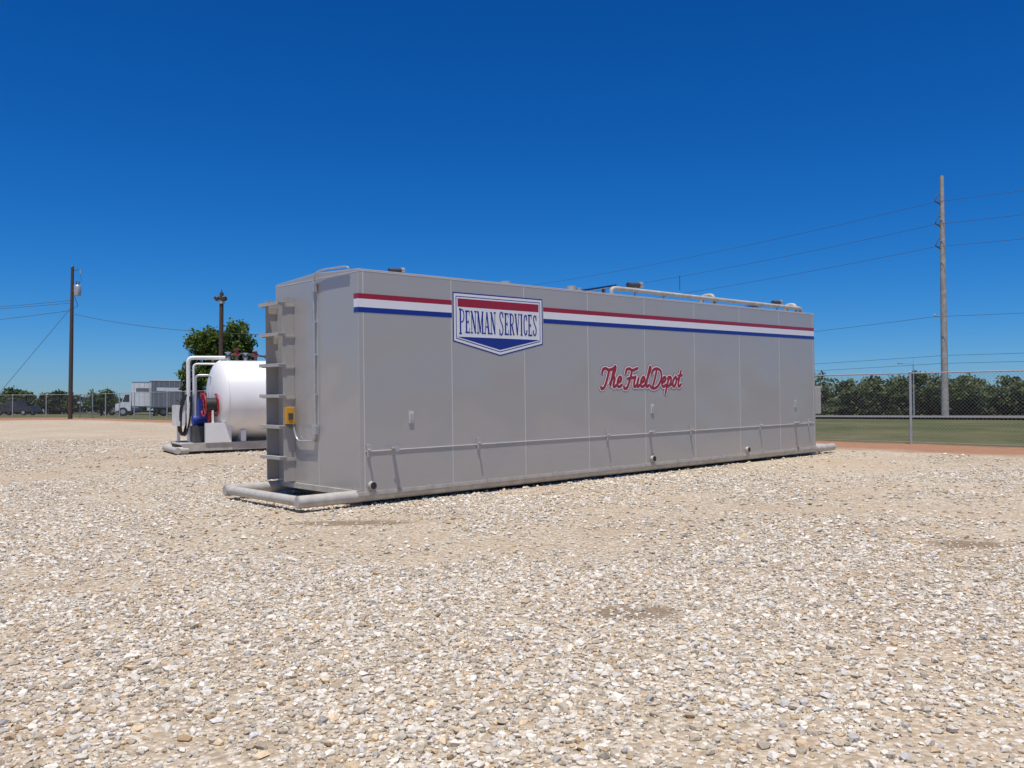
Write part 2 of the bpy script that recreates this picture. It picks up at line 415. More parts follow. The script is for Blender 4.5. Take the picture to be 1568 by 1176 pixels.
mb.box((5.7,.4,3.4),(5.75,.45,3.57),'galv'); mb.box((5.7,1.0,3.4),(5.75,1.05,3.57),'galv')
mb.box((10.9,.3,3.52),(11.5,.9,3.55),'solar',R)
mb.obj('roof_fittings',ROOT)
# far-end cabinet
mb=MB()
mb.box((L+.002,.08,.98),(L+.42,.62,1.62),'trim'); mb.box((L+.40,.05,1.63),(L+.45,.65,1.65),'trim')
mb.tube([(L+.12,.2,.98),(L+.12,.2,.25)],.03,'trim',10)
mb.obj('end_cabinet',ROOT,bevel=.01)
# stripes
mb=MB()
def sheet(x0,x1,z0,z1,y,k): mb.face([(x0,y,z0),(x1,y,z0),(x1,y,z1),(x0,y,z1)],k)
for z0,z1,k in ((2.962,3.037,'red'),(2.842,2.962,'white'),(2.767,2.842,'navy')):
    sheet(-.002,1.70,z0,z1,-.0022,k); sheet(3.69,L-.02,z0,z1,-.0022,k)
    mb.face([(-.0022,-.0022,z0),(-.0022,.11,z0),(-.0022,.11,z1),(-.0022,-.0022,z1)],k)
    mb.face([(-.0022,2.41,z0),(-.0022,W+.002,z0),(-.0022,W+.002,z1),(-.0022,2.41,z1)],k)
mb.obj('stripes',ROOT)
# shield
mb=MB()
xl,xr,zt,zb,zp=1.72,3.67,3.17,2.40,2.19; xm=(xl+xr)/2
def shield(d,y,k):
    mb.face([(xl+d,y,zt-d),(xr-d,y,zt-d),(xr-d,y,zb+.8*d),(xm,y,zp+1.02*d),(xl+d,y,zb+.8*d)],k)
shield(0,-.0022,'navy'); shield(.020,-.0030,'white'); shield(.058,-.0038,'navy'); shield(.072,-.0046,'white')
d=.095
mb.face([(xl+d,-.0054,2.945),(xr-d,-.0054,2.945),(xr-d,-.0054,zt-d),(xl+d,-.0054,zt-d)],'red')
mb.face([(xl+d,-.0054,2.475),(xr-d,-.0054,2.475),(xr-d,-.0054,zb+.95*d-.02),(xm,-.0054,zp+1.02*d),(xl+d,-.0054,zb+.95*d-.02)],'navy')
cnt=[0]
def ribbon(pts,w,y,k,taper=False):
    P=[Vector((a,b)) for a,b in pts]; n=len(P); Lp=[];Rp=[]
    for i,p in enumerate(P):
        a=(p-P[i-1]).normalized() if i>0 else None; b=(P[i+1]-p).normalized() if i<n-1 else None
        t=(a+b).normalized() if a is not None and b is not None and (a+b).length>1e-4 else (a if a is not None else b)
        nn=Vector((-t.y,t.x)); sc=1.0
        if a is not None and b is not None: sc=1/max(.55,abs(nn.dot(Vector((-a.y,a.x)))))
        ww=w/2*sc
        if taper and (i==0 or i==n-1): ww*=.45
        cnt[0]+=1; yy=y-.000005*cnt[0]
        Lp.append((p.x+nn.x*ww,yy,p.y+nn.y*ww)); Rp.append((p.x-nn.x*ww,yy,p.y-nn.y*ww))
    for i in range(n-1): mb.face([Lp[i],Lp[i+1],Rp[i+1],Rp[i]],k)
T_,t_=.155,.075
def stem(x,w=T_): return [([(x,0),(x,1)],w)]
def ser(x,z,h=.13): return [([(x-h,z),(x+h,z)],.06)]
bowl=([(.1,.955),(.30,.955),(.42,.88),(.455,.73),(.42,.57),(.30,.485),(.1,.48)],.1)
G={
'P':(.5,stem(.11)+ser(.11,.03)+[([(-.02,.965),(.12,.965)],.07)]+[bowl]),
'E':(.5,stem(.11)+[([(-.02,.965),(.45,.965)],.07),([(.1,.5),(.34,.5)],.07),([(-.02,.035),(.47,.035)],.07),([(.43,.98),(.43,.78)],.05),([(.455,.02),(.455,.24)],.05),([(.34,.4),(.34,.6)],.045)]),
'N':(.6,stem(.09,.07)+stem(.5,.07)+[([(.09,.98),(.5,.02)],.16)]+ser(.09,.03)+ser(.5,.97)+[([(-.03,.97),(.1,.97)],.06)]),
'M':(.72,stem(.09,.07)+stem(.60,.15)+[([(.12,.98),(.34,.05)],.15),([(.34,.05),(.58,.98)],.07)]+ser(.09,.03)+ser(.61,.03,.14)+ser(.64,.97,.08)+ser(.06,.97,.09)),
'A':(.6,[([(.06,0),(.28,.98)],.07),([(.28,.98),(.50,0)],.16),([(.13,.32),(.4,.32)],.06)]+ser(.06,.03,.1)+ser(.5,.03,.13)),
'S':(.48,[([(.40,.76),(.36,.91),(.24,.96),(.11,.90),(.08,.77),(.14,.64),(.34,.42),(.40,.27),(.35,.1),(.22,.035),(.09,.09),(.05,.26)],.115),([(.415,.98),(.415,.72)],.045),([(.04,.02),(.04,.29)],.045)]),
'R':(.56,stem(.11)+ser(.11,.03)+[([(-.02,.965),(.12,.965)],.07)]+[bowl,([(.27,.48),(.47,.03)],.15)]+ser(.5,.03,.07)),
'V':(.56,[([(.06,.98),(.27,.02)],.16),([(.27,.02),(.48,.98)],.07)]+ser(.06,.97,.12)+ser(.48,.97,.1)),
'I':(.26,stem(.12)+ser(.12,.03)+ser(.12,.97)),
'C':(.5,[([(.41,.72),(.37,.89),(.26,.955),(.14,.88),(.085,.68),(.085,.32),(.14,.12),(.26,.045),(.37,.1),(.43,.27)],.12),([(.425,.98),(.425,.7)],.045)]),
}
txt='PENMAN SERVICES'; tot=sum((.30 if c==' ' else (G[c][0]+.09)*(1.12 if k in (0,7) else 1)) for k,c in enumerate(txt))
sx=1.70/tot; cx=xl+.125
for k,c in enumerate(txt):
    if c==' ': cx+=.30*sx; continue
    big=1.12 if k in (0,7) else 1; hh=.36*big; zb0=2.535-(.02 if big>1 else 0)
    for pts,w in G[c][1]:
        P=[(cx+a*sx*big,zb0+b*hh) for a,b in pts]
        horiz=abs(pts[0][1]-pts[-1][1])<.01 and len(pts)==2
        ribbon(P,w*(hh if horiz else sx)*1.0,-.0062,'navy')
    cx+=(G[c][0]+.09)*sx*big
mb.obj('shield_sign',ROOT)
# script lettering
def catmull(P,n=5):
    P=[P[0]]+list(P)+[P[-1]]; out=[]
    for i in range(1,len(P)-2):
        p0,p1,p2,p3=[np.array(q) for q in P[i-1:i+3]]
        for j in range(n):
            t=j/n; out.append(tuple(.5*((2*p1)+(-p0+p2)*t+(2*p0-5*p1+4*p2-p3)*t*t+(-p0+3*p1-3*p2+p3)*t**3)))
    out.append(tuple(P[-2])); return out
S={
'T':(.62,[[(-.02,.72),(.0,.93),(.15,1.0),(.4,.92),(.74,1.04)],[(.40,.95),(.36,.5),(.27,.1),(.12,.0),(.02,.12)]]),
'h':(.42,[[(-.05,.1),(.1,.5),(.19,.92),(.11,1.0),(.06,.6),(.02,.0)],[(.03,.28),(.15,.5),(.24,.4),(.21,.1),(.3,0),(.42,.12)]]),
'e':(.38,[[(.0,.2),(.19,.27),(.25,.42),(.14,.5),(.04,.35),(.05,.1),(.18,0),(.38,.12)]]),
'F':(.62,[[(-.02,.70),(.0,.93),(.15,1.0),(.42,.92),(.76,1.04)],[(.38,.95),(.33,.45),(.22,.05),(.06,.0),(-.02,.14)],[(.14,.48),(.35,.52),(.6,.56)]]),
'u':(.46,[[(.0,.35),(.06,.5),(.04,.15),(.12,0),(.25,.14),(.30,.5)],[(.30,.5),(.27,.15),(.34,0),(.46,.12)]]),
'l':(.30,[[(-.05,.1),(.12,.6),(.19,.93),(.12,1.0),(.06,.5),(.06,.1),(.14,0),(.28,.12)]]),
'D':(.72,[[(.22,.95),(.17,.5),(.10,.05)],[(-.10,.72),(-.04,.93),(.2,1.02),(.5,.9),(.63,.55),(.52,.18),(.28,0),(.02,.03),(-.06,.16)]]),
'p':(.42,[[(.0,.35),(.08,.5),(.05,.1),(.0,-.42)],[(.06,.32),(.18,.5),(.28,.38),(.24,.1),(.13,.0),(.05,.08)],[(.22,.06),(.42,.14)]]),
'o':(.38,[[(.2,.5),(.06,.42),(.02,.2),(.1,.0),(.22,.08),(.26,.35),(.18,.5),(.28,.40),(.40,.42)]]),
't':(.32,[[(.13,.9),(.07,.4),(.06,.08),(.15,0),(.30,.14)],[(-.06,.56),(.28,.60)]]),
' ':(.10,[])}
word='The Fuel Depot'; tot=sum(S[c][0] for c in word); sc=2.42/tot
mb=MB()
for lw,yy,k in ((.116,-.0015,'red'),(.098,-.0035,'white'),(.058,-.0055,'red')):
    cnt[0]=0; cx=5.10
    for c in word:
        for pts in S[c][1]:
            P=[(cx+(a+.22*b)*sc,1.67+b*.37-(.03 if c in 'TFD' else 0)) for a,b in pts]
            ribbon(catmull(P),lw,yy,k,taper=(lw<.07))
        cx+=S[c][0]*sc
mb.obj('script_lettering',ROOT)

# ------------------------------------------------------------ horizontal white tank on skid
TK=empty('horizontal_fuel_tank',mat=frame(-8.52,25.75,59))
mb=MB(); R0=1.17; zc=1.46
prof=[(-.26,0.001),(-.255,.25),(-.225,.55),(-.17,.82),(-.09,1.03),(0,1.14),(.05,R0),(6.3,R0),(6.4,1.1),(6.55,.6),(6.6,.001)]
mb.lathe(prof,(0,0,zc),(1,0,0),'tankwhite',64)
for xx in (.06,2.1,4.2,6.2): mb.lathe([(-.012,R0),(-.012,R0+.006),(.012,R0+.006),(.012,R0)],(xx,0,zc),(1,0,0),'tankwhite',64)
mb.obj('tank_shell',TK)
mb=MB()
for yy in (-.85,.85):
    mb.box((-1.15,yy-.07,.08),(6.6,yy+.07,.30),'skid'); mb.tube([(-1.35,yy,.11),(-1.0,yy,.11)],.1,'skid',18)
mb.tube([(-1.3,-1.0,.11),(-1.3,1.0,.11)],.085,'skid',18)
mb.box((-1.15,-.78,.24),(0.1,.78,.27),'skid')
for xx in (.5,3.2,5.9):
    mb.box((xx-.07,-.9,.30),(xx+.07,.9,.62),'tankwhite')
mb.box((-.55,-.95,.30),(.15,-.80,.85),'tankwhite')
mb.obj('skid',TK)
mb=MB()
mb.tube(fillet([(-.75,.35,.30),(-.75,.35,2.72),(.35,.15,2.72),(.35,.15,2.6)],.15),.055,'tankwhite',14)
mb.tube(fillet([(-.55,.62,.3),(-.55,.62,2.55),(.1,.5,2.55)],.12),.03,'tankwhite',12)
mb.tube(fillet([(-.62,.0,.5),(-.62,.0,2.2),(-.2,-.1,2.2),(-.2,-.1,1.5)],.12),.035,'galv',12)
mb.box((-.62,-.42,.95),(-.30,-.12,1.55),'blue'); mb.tube([(-.46,-.27,1.55),(-.46,-.27,1.7)],.09,'rred',14)
mb.box((-.7,-.2,.28),(-.25,.35,.75),'dark'); mb.tube([(-.7,.08,.9),(-.2,.08,.9)],.17,'blue',18)
mb.box((-1.1,.35,.75),(-.85,.95,1.35),'tankwhite'); mb.box((-1.02,.6,.28),(-.94,.7,.75),'tankwhite')
# hose reel
mb.tube([(-.52,-.66,1.35),(-.22,-.66,1.35)],.20,'black',20)
for xx in (-.54,-.2):
    ring=[(xx,-.66+.31*math.cos(a),1.35+.31*math.sin(a)) for a in np.linspace(0,2*math.pi,25)]
    mb.tube(ring,.022,'rred',8,caps=False)
    for a in (0,1.05,2.1): mb.tube([(xx,-.66+.3*math.cos(a),1.35+.3*math.sin(a)),(xx,-.66-.3*math.cos(a),1.35-.3*math.sin(a))],.013,'rred',8)
mb.box((-.42,-.72,.85),(-.34,-.6,1.2),'rred')
mb.box((-.36,-.5,.28),(-.31,-.44,1.9),'tankwhite'); mb.box((-.36,-.86,.28),(-.31,-.8,1.2),'tankwhite')
for k in range(3):
    y0=.1+.2*k
    mb.tube(fillet([(-.85,y0,1.65),(-.98,y0+.03,1.3),(-1.0,y0+.1,.6),(-.86,y0+.15,.42),(-.75,y0+.1,.9),(-.72,y0,1.6)],.18),.024,'black',10)
for k,(xx,hh) in enumerate(((.3,.22),(.55,.32),(.8,.2),(1.1,.28),(1.45,.18))):
    mb.tube([(xx,0,zc+R0-.02),(xx,0,zc+R0+hh)],.05,'dark' if k%2 else 'galv',12)
    mb.tube([(xx-.07,0,zc+R0+hh*.6),(xx+.07,0,zc+R0+hh*.6)],.055,'rred' if k in (1,3) else 'dark',12)
    mb.tube([(xx,0,zc+R0+hh),(xx,0,zc+R0+hh+.03)],.09,'rred' if k==1 else 'galv',12)
mb.tube(fillet([(.3,.1,2.78),(.7,.1,2.85),(1.5,.1,2.75)],.2),.03,'dark',10)
mb.tube([(1.6,-.1,2.6),(1.75,-.25,3.02)],.02,'dark',8)
mb.obj('pumps_and_pipework',TK)

# ------------------------------------------------------------ foliage helpers
def foliage(name,blobs,leaf,mat,parent=None,dark=(.018,.035,.010),light=(.085,.125,.030),seed=1,clump=45,cs=.22):
    r=np.random.default_rng(seed); Pp=[];Cc=[]
    for (cx,cy,cz,rx,ry,rz,n) in blobs:
        K=max(3,n//clump); d=r.normal(size=(K,3)); d/=np.linalg.norm(d,axis=1,keepdims=True)
        rr=(.35+.65*r.random(K)**.5)[:,None]; cc=d*rr*np.array([rx,ry,rz])+np.array([cx,cy,cz])
        idx=r.integers(0,K,n); sg=cs*np.array([rx,ry,rz])
        p=cc[idx]+r.normal(size=(n,3))*sg; Pp.append(p)
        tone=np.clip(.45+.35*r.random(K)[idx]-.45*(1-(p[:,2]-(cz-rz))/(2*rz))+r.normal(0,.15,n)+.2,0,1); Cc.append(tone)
    P=np.concatenate(Pp); t=np.concatenate(Cc)[:,None]; n=len(P)
    nrm=r.normal(size=(n,3))+np.array([0,0,.5]); nrm/=np.linalg.norm(nrm,axis=1,keepdims=True)
    a=np.cross(nrm,r.normal(size=(n,3))); a/=np.linalg.norm(a,axis=1,keepdims=True); b=np.cross(nrm,a)
    s=(leaf*r.uniform(.6,1.4,n))[:,None]
    V=np.stack([P+a*s,P+b*s*.55,P-a*s,P-b*s*.55],1).reshape(-1,3)
    F=np.arange(4*n).reshape(-1,4)
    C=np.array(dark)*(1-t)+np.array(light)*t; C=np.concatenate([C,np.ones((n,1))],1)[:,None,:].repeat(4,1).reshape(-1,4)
    return raw_mesh(name,V,F,mat,C,parent=parent)
def tree(x,y,blobs,leaf,seed,trunk_r=.18,fork=1.6,dens=1.0,**kw):
    z=Hf(x,y); e=empty('tree',(x,y,z)); mb=MB()
    r=random.Random(seed)
    mb.tube([(0,0,-.2),(.04,.02,fork*.5),(0,.05,fork)],0,'bark',10,radii=[trunk_r*1.3,trunk_r,trunk_r*.85])
    for (bx,by,bz,rx,ry,rz,n) in blobs:
        mb.tube([(0,.05,fork-.1),(bx*.45+r.uniform(-.1,.1),by*.45,(fork+bz)*.5),(bx*.9,by*.9,bz),(bx*1.1,by,bz+rz*.7)],0,'bark',8,radii=[trunk_r*.6,trunk_r*.42,trunk_r*.25,.02])
        for q in range(3):
            mb.tube([(bx*.7,by*.7,(fork+bz*2)/3),(bx+r.uniform(-.8,.8)*rx,by+r.uniform(-.8,.8)*ry,bz+r.uniform(-.3,.6)*rz)],0,'bark',6,radii=[trunk_r*.25,.015])
    mb.obj('trunk_and_limbs',e)
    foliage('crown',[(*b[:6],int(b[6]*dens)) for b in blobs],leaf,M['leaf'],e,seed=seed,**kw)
    return e
# tree behind the white tank
tree(-20.6,62,[(-1.55,0,3.2,.95,1.0,1.1,1500),(-1.0,.2,5.3,1.15,1.0,1.1,2100),(-.1,.3,4.2,1.0,1.1,1.1,1300),(1.3,0,5.5,1.0,1.0,1.2,2100),(1.5,.1,4.0,.9,1.0,1.1,1300),(.3,-.1,3.0,1.5,1.1,1.0,1500),(-1.7,.1,1.9,.7,.8,.8,700)],.13,21,cs=.17,dark=(.03,.058,.012),light=(.135,.20,.04),dens=1.4)
tree(-47.3,102,[(-.7,0,1.7,1.0,1,1.0,700),(.6,0,2.0,1.1,1,.9,800),(0,.3,1.2,1.6,1,.8,700)],.16,22,trunk_r=.12,fork=.7,light=(.12,.17,.04))
tree(-40.5,108,[(-.5,0,1.8,1.0,1,1.1,700),(.7,0,1.5,1.1,1,.9,700)],.16,23,trunk_r=.12,fork=.7)
tree(-33,92,[(0,0,1.9,1.0,1,1.0,600),(.7,0,1.3,.9,1,.8,500)],.15,24,trunk_r=.1,fork=.7)
tree(-38.4,95,[(0,0,1.6,.9,1,.8,600),(.7,0,1.1,.8,1,.7,400)],.15,25,trunk_r=.1,fork=.6)
# masses of trees: overlapping rounded crowns of different sizes, each with its own tone
def row(name,crowns,leaf,seed,nper,mat='leaf',**kw):
    r=random.Random(seed); bl=[]
    for (x,y,h,w) in crowns:
        g=1.1
        bl.append((x,y,g+h*.60,w,w,h*.38,int(nper*.5))); 
        bl.append((x-w*.5,y-.4,g+h*.34,w*.75,w*.7,h*.32,int(nper*.28))); bl.append((x+w*.5,y-.4,g+h*.32,w*.75,w*.7,h*.30,int(nper*.28)))
        bl.append((x+r.uniform(-.4,.4)*w,y,g+h*.84,w*.45,w*.5,h*.17,int(nper*.14)))
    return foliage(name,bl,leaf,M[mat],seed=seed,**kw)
r_=random.Random(5)
cr=[]; x=40.0
while x<128:
    low=(67.5<x<72.5); h=r_.uniform(2.4,3.0) if low else r_.choice([4.2,4.9,5.4,5.6])*r_.uniform(.94,1.06)
    w=h*r_.uniform(.42,.58); cr.append((x,116+r_.uniform(-3,3),h,w)); x+=w*r_.uniform(1.15,1.5)
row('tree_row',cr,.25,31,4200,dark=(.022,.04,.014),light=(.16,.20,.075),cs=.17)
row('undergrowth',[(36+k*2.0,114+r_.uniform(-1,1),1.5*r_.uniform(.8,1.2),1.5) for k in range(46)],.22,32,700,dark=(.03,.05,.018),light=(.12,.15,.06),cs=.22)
cr=[]; x=-128.
while x<-76:
    h=r_.uniform(3.4,5.2); w=h*.5; cr.append((x,150+r_.uniform(-3,3),h,w)); x+=w*1.2
row('tree_row',cr,.3,33,2200,dark=(.022,.04,.015),light=(.11,.15,.05),cs=.18)
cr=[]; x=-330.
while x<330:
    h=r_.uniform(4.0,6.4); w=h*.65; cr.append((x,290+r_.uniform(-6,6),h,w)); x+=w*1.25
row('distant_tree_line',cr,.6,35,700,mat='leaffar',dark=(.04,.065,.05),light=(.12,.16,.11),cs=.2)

# ------------------------------------------------------------ road
m,nt,b=new_mat('asphalt'); P=N(nt,'ShaderNodeNewGeometry').outputs['Position']
nt.links.new(mixc(nt,noise(nt,P,2,6,.7),(.12,.12,.12),(.19,.185,.18)),b.inputs['Base Color']); b.inputs['Roughness'].default_value=.9; M['asphalt']=m
M['line']=paint('road_line_paint',(.7,.7,.66),.6)
mb=MB()
def rp_(s,q): 
    x=FX+EX*q-.69*s; y=FY+EY*q+.724*s; return x,y
def strip(q0,q1,dz,k,s0=-70,s1=260,n=110):
    for a in range(n):
        A_=s0+(s1-s0)*a/n; B_=s0+(s1-s0)*(a+1)/n
        q=[rp_(A_,q0),rp_(B_,q0),rp_(B_,q1),rp_(A_,q1)]
        mb.face([(x,y,Hf(x,y)+dz) for x,y in q],k,True)
strip(30,48,.15,'asphalt'); strip(30.3,30.45,.156,'line'); strip(47.5,47.65,.156,'line'); strip(39.1,39.22,.156,'line')
mb.obj('road')

# ------------------------------------------------------------ chain link fences
def mesh_mat():
    m,nt,b=new_mat('chain_link_mesh'); uv=N(nt,'ShaderNodeUVMap').outputs[0]
    sep=N(nt,'ShaderNodeSeparateXYZ'); nt.links.new(uv,sep.inputs[0])
    out=[]
    for op in ('ADD','SUBTRACT'):
        a=mathn(nt,op,sep.outputs[0],sep.outputs[1]); f=mathn(nt,'FRACT',mathn(nt,'DIVIDE',a,.10))
        out.append(mathn(nt,'LESS_THAN',f,.06))
    msk=mathn(nt,'MAXIMUM',*out)
    b.inputs['Base Color'].default_value=(.33,.34,.34,1); b.inputs['Metallic'].default_value=.4; b.inputs['Roughness'].default_value=.5
    tr=N(nt,'ShaderNodeBsdfTransparent'); mx=N(nt,'ShaderNodeMixShader')
    nt.links.new(msk,mx.inputs[0]); nt.links.new(tr.outputs[0],mx.inputs[1]); nt.links.new(b.outputs[0],mx.inputs[2])
    nt.links.new(mx.outputs[0],nt.nodes['Material Output'].inputs[0]); return m
M['mesh']=mesh_mat()
def fence(p0,p1,h=1.98,sp=3.0):
    e=empty('chain_link_fence'); n=max(1,round(math.dist(p0,p1)/sp)); mb=MB(); P=[]
    for k in range(n+1):
        x=p0[0]+(p1[0]-p0[0])*k/n; y=p0[1]+(p1[1]-p0[1])*k/n; z=Hf(x,y); P.append((x,y,z))
        mb.tube([(x,y,z-.2),(x,y,z+h+.03)],.036,'galv',10); mb.tube([(x,y,z+h+.03),(x,y,z+h+.06)],0,'galv',10,radii=[.045,.01])
    mb.tube([(x,y,z+h) for x,y,z in P],.02,'galv',8)
    mb.tube([(x,y,z+.06) for x,y,z in P],.006,'galv',6)
    mb.obj('posts_and_rail',e)
    me=bpy.data.meshes.new('mesh'); v=[];f=[];uv=[]
    off=.03
    for k in range(n):
        a,b=P[k],P[k+1]; o=len(v); l0=k*sp; l1=(k+1)*sp
        v+=[(a[0],a[1]+off,a[2]+.03),(b[0],b[1]+off,b[2]+.03),(b[0],b[1]+off,b[2]+h),(a[0],a[1]+off,a[2]+h)]; f.append((o,o+1,o+2,o+3)); uv+=[(l0,0),(l1,0),(l1,h),(l0,h)]
    me.from_pydata(v,[],f); ul=me.uv_layers.new(name='UVMap'); ul.data.foreach_set('uv',np.array(uv,float).ravel()); me.materials.append(M['mesh'])
    ob=bpy.data.objects.new('wire_mesh',me); COL.objects.link(ob); ob.parent=e
def fl(s): return (FX-.69*s,FY+.724*s)
fence(fl(-18),fl(69))
fence(fl(69),(-130,84))

# ------------------------------------------------------------ poles and wires
def wires(specs,r=.014):
    mb=MB()
    for a,b,sag in specs:
        a=Vector(a);b=Vector(b); pts=[]
        for k in range(25):
            t=k/24; p=a.lerp(b,t); p.z-=sag*4*t*(1-t); pts.append(p)
        mb.tube(pts,r,'wire',5,caps=False)
    return mb
def upole(x,y,top,transf=True,r=.15):
    z=Hf(x,y); e=empty('utility_pole',(x,y,z)); mb=MB(); h=top-z
    mb.tube([(0,0,-.5),(0,0,h*.5),(0,0,h)],0,'wood',14,radii=[r*1.15,r,r*.75])
    if transf:
        mb.lathe([(0,.001),(0,.25),(.03,.27),(.75,.27),(.85,.2),(.88,.001)],(.48,-.1,h-2.35),(0,0,1),'galv',20)
        mb.box((.1,-.04,h-2.0),(.3,.04,h-1.9),'galv')
        for dx in (.38,.58): mb.tube([(dx,-.1,h-1.48),(dx,-.1,h-1.2)],0,'dark',8,radii=[.05,.03])
        mb.tube([(0,0,h-.35),(.62,0,h-.25)],.03,'dark',8); mb.tube([(.62,0,h-.25),(.66,0,h-.6)],.05,'galv',8)
        mb.tube(fillet([(.64,0,h-.6),(.75,0,h-1.3),(.5,-.1,h-1.2)],.2),.012,'wire',6)
        mb.tube(fillet([(.2,-.05,h-2.4),(.55,-.05,h-3.2),(.1,-.05,h-3.3)],.3),.02,'wire',6)
    mb.tube([(0,-.12,h-.02),(0,.12,h-.02)],.05,'galv',8)
    mb.obj('pole',e)
    return z
px_,py_=-34.9,70.0; zt_=1.6+223/1356*70
upole(px_,py_,zt_)
upole(0,64,8.0,False)
# light pole with floodlights
x,y=-18.1,55.; z=Hf(x,y); e=empty('light_pole',(x,y,z)); mb=MB(); h=9.0-z
mb.tube([(0,0,-.4),(0,0,h)],0,'wood',12,radii=[.16,.12])
mb.tube([(-.3,-.05,h-.35),(.3,-.05,h-.35)],.03,'galv',8)
for sx_ in (-1,1):
    mb.lathe([(0,.05),(.05,.14),(.24,.17),(.26,.001)],(sx_*.16,-.1,h-.28),(sx_*.35,-.5,-.5),'dark',16)
mb.lathe([(-.08,.17),(.0,.19),(.08,.17)],(0,0,h-.62),(0,0,1),'galv',18)
mb.tube([(0,0,h),(0,0,h+.18)],0,'dark',8,radii=[.04,.03])
mb.obj('pole',e)
mb=wires([((px_,py_,9.35),(-18.1,55,6.5),.25),((-18.1,55,6.5),(0,64,7.6),.4),
 ((px_,py_,10.4),(-78,74,9.6),.7),((px_,py_,10.2),(-78,70,8.7),.6),((px_,py_,9.6),(-78,80,7.9),.6),
 ((px_,py_,9.9),(-41,68.5,1.4),.02)],r=.017)
mb.obj('utility_wires')
# big transmission poles
def tpole(x,y,h=24.6):
    z=Hf(x,y); e=empty('transmission_pole',(x,y,z)); mb=MB()
    mb.tube([(0,0,-.5),(0,0,h*.5),(0,0,h)],0,'palepole',18,radii=[.36,.29,.19])
    for k in range(int(h/.9)):
        zz=3+k*.9
        if zz<h: mb.tube([(-.32+.004*zz,-.05,zz),(.32-.004*zz,-.05,zz)],.012,'dark',6)
    for zz in (h-2.7,h-5.0,h-7.3):
        mb.tube([(0,0,zz-.3),(-.75,0,zz+.15)],.06,'dark',8)
        for q in range(6):
            f=.25+q*.12; mb.lathe([(0,.03),(.01,.12),(.03,.03)],(-.75*f,0,zz-.3+.45*f),(-.75,0,.45),'dark',10)
        mb.tube([(0,0,zz+1.0),(-.45,0,zz+.75),(-.72,0,zz+.18)],.045,'dark',8)
    mb.tube([(0,0,h-.1),(-.25,0,h+.05)],.03,'dark',8)
    zz=h-14.5; mb.tube([(0,0,zz),(-.9,0,zz+.05)],.04,'galv',8); mb.lathe([(0,.05),(.2,.1),(.3,.03)],(-.9,0,zz),(0,0,1),'galv',10)
    mb.obj('pole',e); return z
A0=(44,90);A1=(-20,170);A2=(108,10)
for a in (A0,A1,A2): tpole(*a)
sp=[]
for a,b in ((A0,A1),(A0,A2)):
    for dz in (21.9+1.1,19.6+1.1,17.3+1.1,):
        sp.append(((a[0]-.75,a[1],dz),(b[0]-.75,b[1],dz),1.5))
    for dz in (7.3,6.5): sp.append(((a[0],a[1]+.4,dz),(b[0],b[1]+.4,dz),.5))
    sp.append(((a[0]-.9,a[1],11.25),(b[0]-.9,b[1],11.25),1.2))
mb=wires(sp,r=.020)
q=Vector((A0[0]-.75,A0[1],20.7)).lerp(Vector((A1[0]-.75,A1[1],20.7)),.33); q.z-=4*1.5*.33*.67
mb.tube([(q.x,q.y,q.z+.1),(q.x,q.y,q.z-1.8)],.045,'dark',8)
mb.obj('transmission_wires')
# distant street lamp
x,y=49.,108.; z=Hf(x,y); e=empty('street_lamp',(x,y,z)); mb=MB()
mb.tube([(0,0,0),(0,0,6.2)],0,'galv',10,radii=[.1,.06]); mb.tube(fillet([(0,0,6.0),(0,0,6.3),(-1.4,0,6.35)],.3),.04,'galv',8)
mb.box((-1.9,-.12,6.28),(-1.3,.12,6.4),'galv'); mb.tube([(0,0,6.2),(0,0,7.0)],.02,'galv',6); mb.obj('lamp',e)

# ------------------------------------------------------------ vehicles in the distance
def wheel(mb,x,y,r,w):
    mb.tube([(x,y-w/2,r),(x,y+w/2,r)],r,'black',20); mb.tube([(x,y-w/2-.01,r),(x,y+w/2+.01,r)],r*.55,'galv',14)
def extr(mb,prof,y0,y1,k):
    mb.face([(a,y0,b) for a,b in prof],k); mb.face([(a,y1,b) for a,b in prof[::-1]],k)
    for (a,b),(c,d) in zip(prof,prof[1:]+prof[:1]): mb.face([(a,y0,b),(a,y1,b),(c,y1,d),(c,y0,d)],k)
def box_truck(x,y,ang):
    e=empty('box_truck',mat=frame(x,y,ang,False)); mb=MB()
    mb.box((1.6,-1.25,1.0),(6.0,1.25,3.6),'vwhite'); mb.box((1.58,-1.27,3.55),(6.02,1.27,3.63),'galv'); mb.box((1.58,-1.27,.95),(6.02,1.27,1.05),'dark')
    for k in range(9): mb.box((1.8+k*.5,-1.256,1.1),(1.83+k*.5,-1.25,3.5),'galv')
    mb.box((2.0,-1.263,2.6),(5.4,-1.2575,2.95),'vgrey')
    mb.box((6.001,-1.1,1.1),(6.02,1.1,3.45),'vgrey')
    extr(mb,[(0,.55),(0,1.25),(.6,1.45),(.9,2.4),(1.5,2.45),(1.5,.55)],-1.0,1.0,'vwhite')
    extr(mb,[(.68,1.5),(.93,2.25),(1.35,2.28),(1.35,1.5)],-1.012,1.012,'glass')
    mb.face([(.60,-.9,1.5),(.60,.9,1.5),(.86,.85,2.32),(.86,-.85,2.32)],'glass')
    mb.box((-.06,-.8,.7),(-.001,.8,1.1),'dark'); mb.box((.2,-.9,.4),(5.8,.9,.6),'dark')
    for xx in (.75,4.7): 
        for yy in (-.95,.95): wheel(mb,xx,yy,.46,.3)
    mb.obj('body',e)
